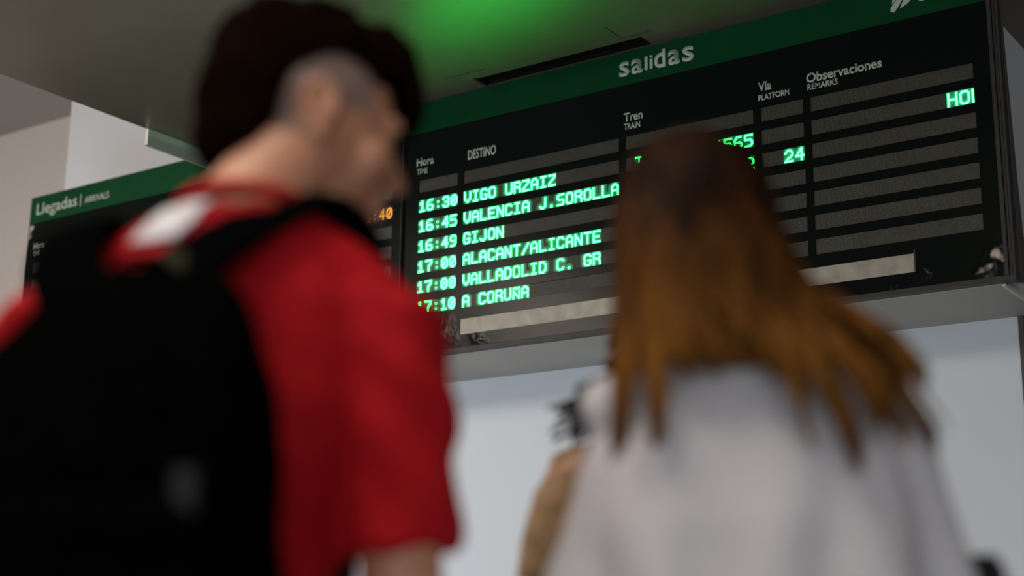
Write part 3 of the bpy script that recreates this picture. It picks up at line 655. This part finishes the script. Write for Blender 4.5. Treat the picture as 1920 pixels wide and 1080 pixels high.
# loose top
bm = bmesh.new()
loft(bm, [(.80, 0, -.005, .205, .150), (.95, 0, -.005, .202, .148), (1.10, 0, -.005, .195, .142), (1.22, 0, -.004, .182, .130), (1.30, 0, -.004, .165, .110), (1.36, 0, -.006, .120, .080), (1.40, -.008, -.008, .078, .062)], seg=36)
tube(bm, [(-.155, -.002, 1.352, .040), (-.06, -.008, 1.388, .042), (.06, -.008, 1.388, .042), (.150, -.002, 1.352, .040)], seg=14)
for s, q in ((-1, .020), (1, 0)): tube(bm, [(s*(.122-q/2), 0, 1.325-q, .060), (s*(.152-q), 0, 1.290-q, .062), (s*(.172-q), 0, 1.22, .060), (s*(.190-q), 0, 1.12, .062), (s*(.200-q), .002, 1.03, .065)], seg=20, round_caps=False)
me = fuse(bm, .007, 5)
def fw_(c):
    d = .006*noise.noise(Vector((c.x*10, c.y*10, c.z*4))) + .003*noise.noise(Vector((c.x*24, c.y*24, c.z*10)))
    d += .007*math.sin(c.x*48+6*c.z+3*noise.noise(Vector((c.x*4, 0, c.z*4)))) * min(1, max(0, (1.33-c.z)/.14))
    return d
folds(me, fw_); obj('top', me, 'white', WOM, smooth=True)
bm = bmesh.new()
for s in (-1, 1): tube(bm, [(s*.085, 0, .84, .098), (s*.09, .005, .62, .084), (s*.09, .012, .47, .066), (s*.09, -.010, .28, .064), (s*.09, -.012, .07, .056)], round_caps=False)
loft(bm, [(.78, 0, 0, .168, .112), (.86, 0, 0, .170, .115), (.94, 0, 0, .155, .105)])
obj('jeans', fuse(bm, .009, 3), 'denim', WOM, smooth=True)
for s in (-1, 1): shoe(WOM, s*.09, .24)
# hair: a soft inner mass and separate locks that spread over the right shoulder
bm = bmesh.new()
ell(bm, (0, -.016, .048), (.084, .104, .088), X=HW, seg=28)
hm_r = [(1.385, -.010, -.108, .110, .018), (1.41, -.018, -.100, .118, .030), (1.44, -.030, -.085, .118, .050), (1.50, -.050, -.055, .108, .075), (1.56, -.058, -.022, .100, .090), (1.60, -.060, 0, .090, .098)]
loft(bm, hm_r, seg=28, p=2.2)
me = fuse(bm, .006, 5)
bm = bmesh.new(); bm.from_mesh(me)   # open the front for the face
HWi = HW.inverted(); dele = []
for v in bm.verts:
    h = HWi @ v.co
    if h.y > .055 and h.z < .085: dele.append(v)
bmesh.ops.delete(bm, geom=dele, context='VERTS'); bm.to_mesh(me); bm.free()
hair = obj('hair', me, 'hair_w', WOM, smooth=True)
random.seed(11)
def lerp(a, b, t): return a+(b-a)*t
bm = bmesh.new()
for i in range(330):
    u = (i+random.random())/330                       # 0 = left side of the head, 1 = right side
    th = PI*(1.10-1.20*u) + PI                          # angle round the back of the skull
    ph = random.uniform(.15, .95)
    hx, hy = -math.cos(th-PI), -abs(math.sin(th-PI))
    hx = lerp(-1, 1, u); hy = -math.sqrt(max(0, 1-hx*hx))
    lay = random.uniform(.96, 1.07)
    crown = HW @ Vector((random.uniform(-.012, .012), .010, .134))
    mid1 = HW @ Vector((.062*hx*lay, -.016+.078*hy*lay, .108)); mid2 = HW @ Vector((.086*hx*lay, -.016+.106*hy*lay, .045))
    mid3 = HW @ Vector((.092*hx*lay, -.018+.102*hy*lay, -.035))
    # ends: from x=-.18 (left) to +.19 (right), hanging down the back
    e = u**.85; ex = lerp(-.178, .205, e) + random.uniform(-.012, .012)
    clump = math.floor(u*13); rc = random.Random(clump*7+1)
    ez = lerp(1.325, 1.335, u) + rc.uniform(-.040, .055) + random.uniform(-.014, .014)
    if .30 < u < .52: ez += .055
    if .62 < u < .85: ez -= .018
    ex = lerp(ex, lerp(-.178, .205, ((clump+.5)/13)**.85), .74)
    ey = -.108 - .045*(1-abs(2*u-1)) + random.uniform(-.010, .006) + (.055 if u > .93 or u < .05 else 0)
    k1 = Vector((lerp(mid3.x, ex, .42) - .006*math.sin(u*9), lerp(mid3.y, ey, .45)-.014, lerp(mid3.z, ez, .38)))
    k2 = Vector((lerp(mid3.x, ex, .80), lerp(mid3.y, ey, .85)-.008, lerp(mid3.z, ez, .74)))
    r = random.uniform(.0045, .0085)
    tube(bm, [(*crown, r*.6), (*mid1, r), (*mid2, r*1.1), (*mid3, r*1.15), (*k1, r*1.1), (*k2, r*.85), (ex, ey, ez, .0012)], seg=5, flat=.7, round_caps=False)
obj('hair_locks', bm, 'hair_w', WOM, smooth=True, kind='stuff')

# dark bag hooked over her right forearm
BG = thing('handbag', WP, 'dark grey handbag hooked over the arm of the woman in the white top', 'bag', rz=YAW)
bm = bmesh.new(); loft(bm, [(.66, .262, .05, .040, .130), (.68, .262, .05, .050, .142), (.80, .262, .05, .050, .138), (.90, .262, .05, .036, .128), (.925, .262, .05, .020, .122)], seg=28, p=3)
obj('bag_body', fuse(bm, .008, 3), 'bagm', BG, smooth=True)
for dx_ in (-.018, .018):
    ribbon([(.262+dx_, -.030, .90), (.262+dx_, -.025, 1.04), (.262+dx_*.6, .0, 1.15), (.262+dx_*.4, .04, 1.195), (.262+dx_*.6, .085, 1.15), (.262+dx_, .120, 1.04), (.262+dx_, .130, .90)], [(0, -1, 0), (0, -1, .1), (0, -1, .7), (0, 0, 1), (0, 1, .7), (0, 1, .1), (0, 1, 0)], .022, .007, 'bag_handle', 'bagm', BG)

# ---------------------------------------------------------------- person with dark curls beyond the woman
TP = HF*2.25 + HR*.235
THI = thing('person', TP, 'person with dark curly hair and tan sleeve, mostly hidden behind long brown hair', 'person', rz=YAW)
HT = Matrix.Translation((.035, .020, 1.53)) @ Matrix.Rotation(math.radians(-6), 4, 'Z')
bm = bmesh.new(); head_parts(bm, HT, True)
tube(bm, [(0, -.012, 1.35, .056), (0, -.005, 1.43, .050), (0, .012, 1.51, .048)], seg=18)
tube(bm, [(-.12, -.01, 1.365, .030), (0, -.01, 1.40, .036), (.12, -.01, 1.365, .030)], seg=12)
loft(bm, [(.84, 0, 0, .165, .110), (.95, 0, 0, .150, .10), (1.05, 0, 0, .125, .085), (1.16, 0, 0, .138, .092), (1.26, 0, 0, .150, .095), (1.34, 0, 0, .142, .082), (1.39, 0, -.005, .085, .060)])
for s in (-1, 1):
    tube(bm, [(s*.135, 0, 1.345, .044), (s*.160, 0, 1.30, .042), (s*.175, 0, 1.17, .038), (s*.188, 0, 1.05, .035), (s*.19, .06, .97, .034), (s*.18, .15, .90, .028), (s*.16, .19, .87, .022)])
    hand_parts(bm, (s*.16, .19, .87), (-s*.3, .8, -.3), (-s*.3, 0, 1), s, .9)
legs(bm, .84, .15, sp=.09, fat=.95)
for s in (-1, 1): ell(bm, (s*.09, .045, .055), (.032, .10, .032))
obj('body', fuse(bm, .007, 3), 'skin_w', THI, smooth=True); face_bits(HT, THI, True)
bm = bmesh.new()
loft(bm, [(.86, 0, 0, .180, .125), (1.05, 0, 0, .150, .110), (1.18, 0, 0, .160, .112), (1.28, 0, 0, .166, .108), (1.355, 0, -.004, .118, .078), (1.385, 0, -.006, .085, .064)], seg=30)
tube(bm, [(-.145, 0, 1.352, .036), (0, -.006, 1.375, .040), (.145, 0, 1.352, .036)], seg=12)
for s in (-1, 1): tube(bm, [(s*.125, 0, 1.33, .052), (s*.155, 0, 1.30, .050), (s*.170, 0, 1.24, .048), (s*.178, 0, 1.185, .048)], seg=18, round_caps=False)
me = fuse(bm, .008, 4); folds(me, lambda c: .004*noise.noise(c*12)); obj('t_shirt', me, 'mustard', THI, smooth=True)
bm = bmesh.new()
for s in (-1, 1): tube(bm, [(s*.085, 0, .84, .098), (s*.09, .005, .62, .084), (s*.09, .012, .47, .066), (s*.09, -.010, .28, .064), (s*.09, -.012, .07, .056)], round_caps=False)
loft(bm, [(.78, 0, 0, .168, .112), (.90, 0, 0, .165, .112), (.95, 0, 0, .155, .105)])
obj('trousers', fuse(bm, .009, 3), 'denim', THI, smooth=True)
for s in (-1, 1): shoe(THI, s*.09, .24)
bm = bmesh.new(); ell(bm, (0, -.016, .045), (.086, .104, .086), X=HT, seg=20); loft(bm, [(1.42, 0, -.045, .11, .045), (1.50, .02, -.035, .10, .075), (1.57, .035, -.02, .095, .09)], seg=20)
me = fuse(bm, .008, 3); HTi = HT.inverted(); bm = bmesh.new(); bm.from_mesh(me)
bmesh.ops.delete(bm, geom=[v for v in bm.verts if (HTi @ v.co).y > .055 and (HTi @ v.co).z < .085], context='VERTS'); bm.to_mesh(me); bm.free()
obj('hair', me, 'curl', THI, smooth=True)
random.seed(5); bm = bmesh.new()
for i in range(170):
    a = random.uniform(PI*.92, PI*2.08); x0 = .098*math.cos(a); y0 = -.02+.10*math.sin(a); z0 = random.uniform(1.50, 1.60); ln = z0-random.uniform(1.385, 1.45); fl = 1+.75*random.random(); rr = random.uniform(.007, .012); ph = random.uniform(0, 6)
    pts = [(.035*(1-t)+x0*(.86+(fl-.86)*t*t)+rr*math.cos(ph+t*ln*170), y0*(1+(fl-1)*.5*t)+rr*math.sin(ph+t*ln*170), z0-ln*t, .0060*(1-.4*t)) for t in [k/22 for k in range(23)]]
    tube(bm, pts, seg=5, round_caps=False)
for i in range(230):
    a = random.uniform(0, 2*PI); e = random.uniform(.05, 1.5)
    if math.sin(a) > .5 and e < .55: continue
    n_ = Vector((math.cos(a)*math.cos(e), math.sin(a)*math.cos(e), math.sin(e))); c0 = HT @ Vector((n_.x*.084, -.016+n_.y*.102, .045+n_.z*.084)); dn = Vector((n_.x*.5, n_.y*.5, -.8)); ph = random.uniform(0, 6)
    pts = [(*(c0 + n_*(.010*math.cos(ph+t*9)+.006) + dn*(.045*t) + n_.cross(Vector((0, 0, 1)))*.010*math.sin(ph+t*9)), .0055*(1-.4*t)) for t in [k/12 for k in range(13)]]
    tube(bm, pts, seg=5, round_caps=False)
obj('curls', bm, 'curl', THI, smooth=True, kind='stuff')
print('ok')
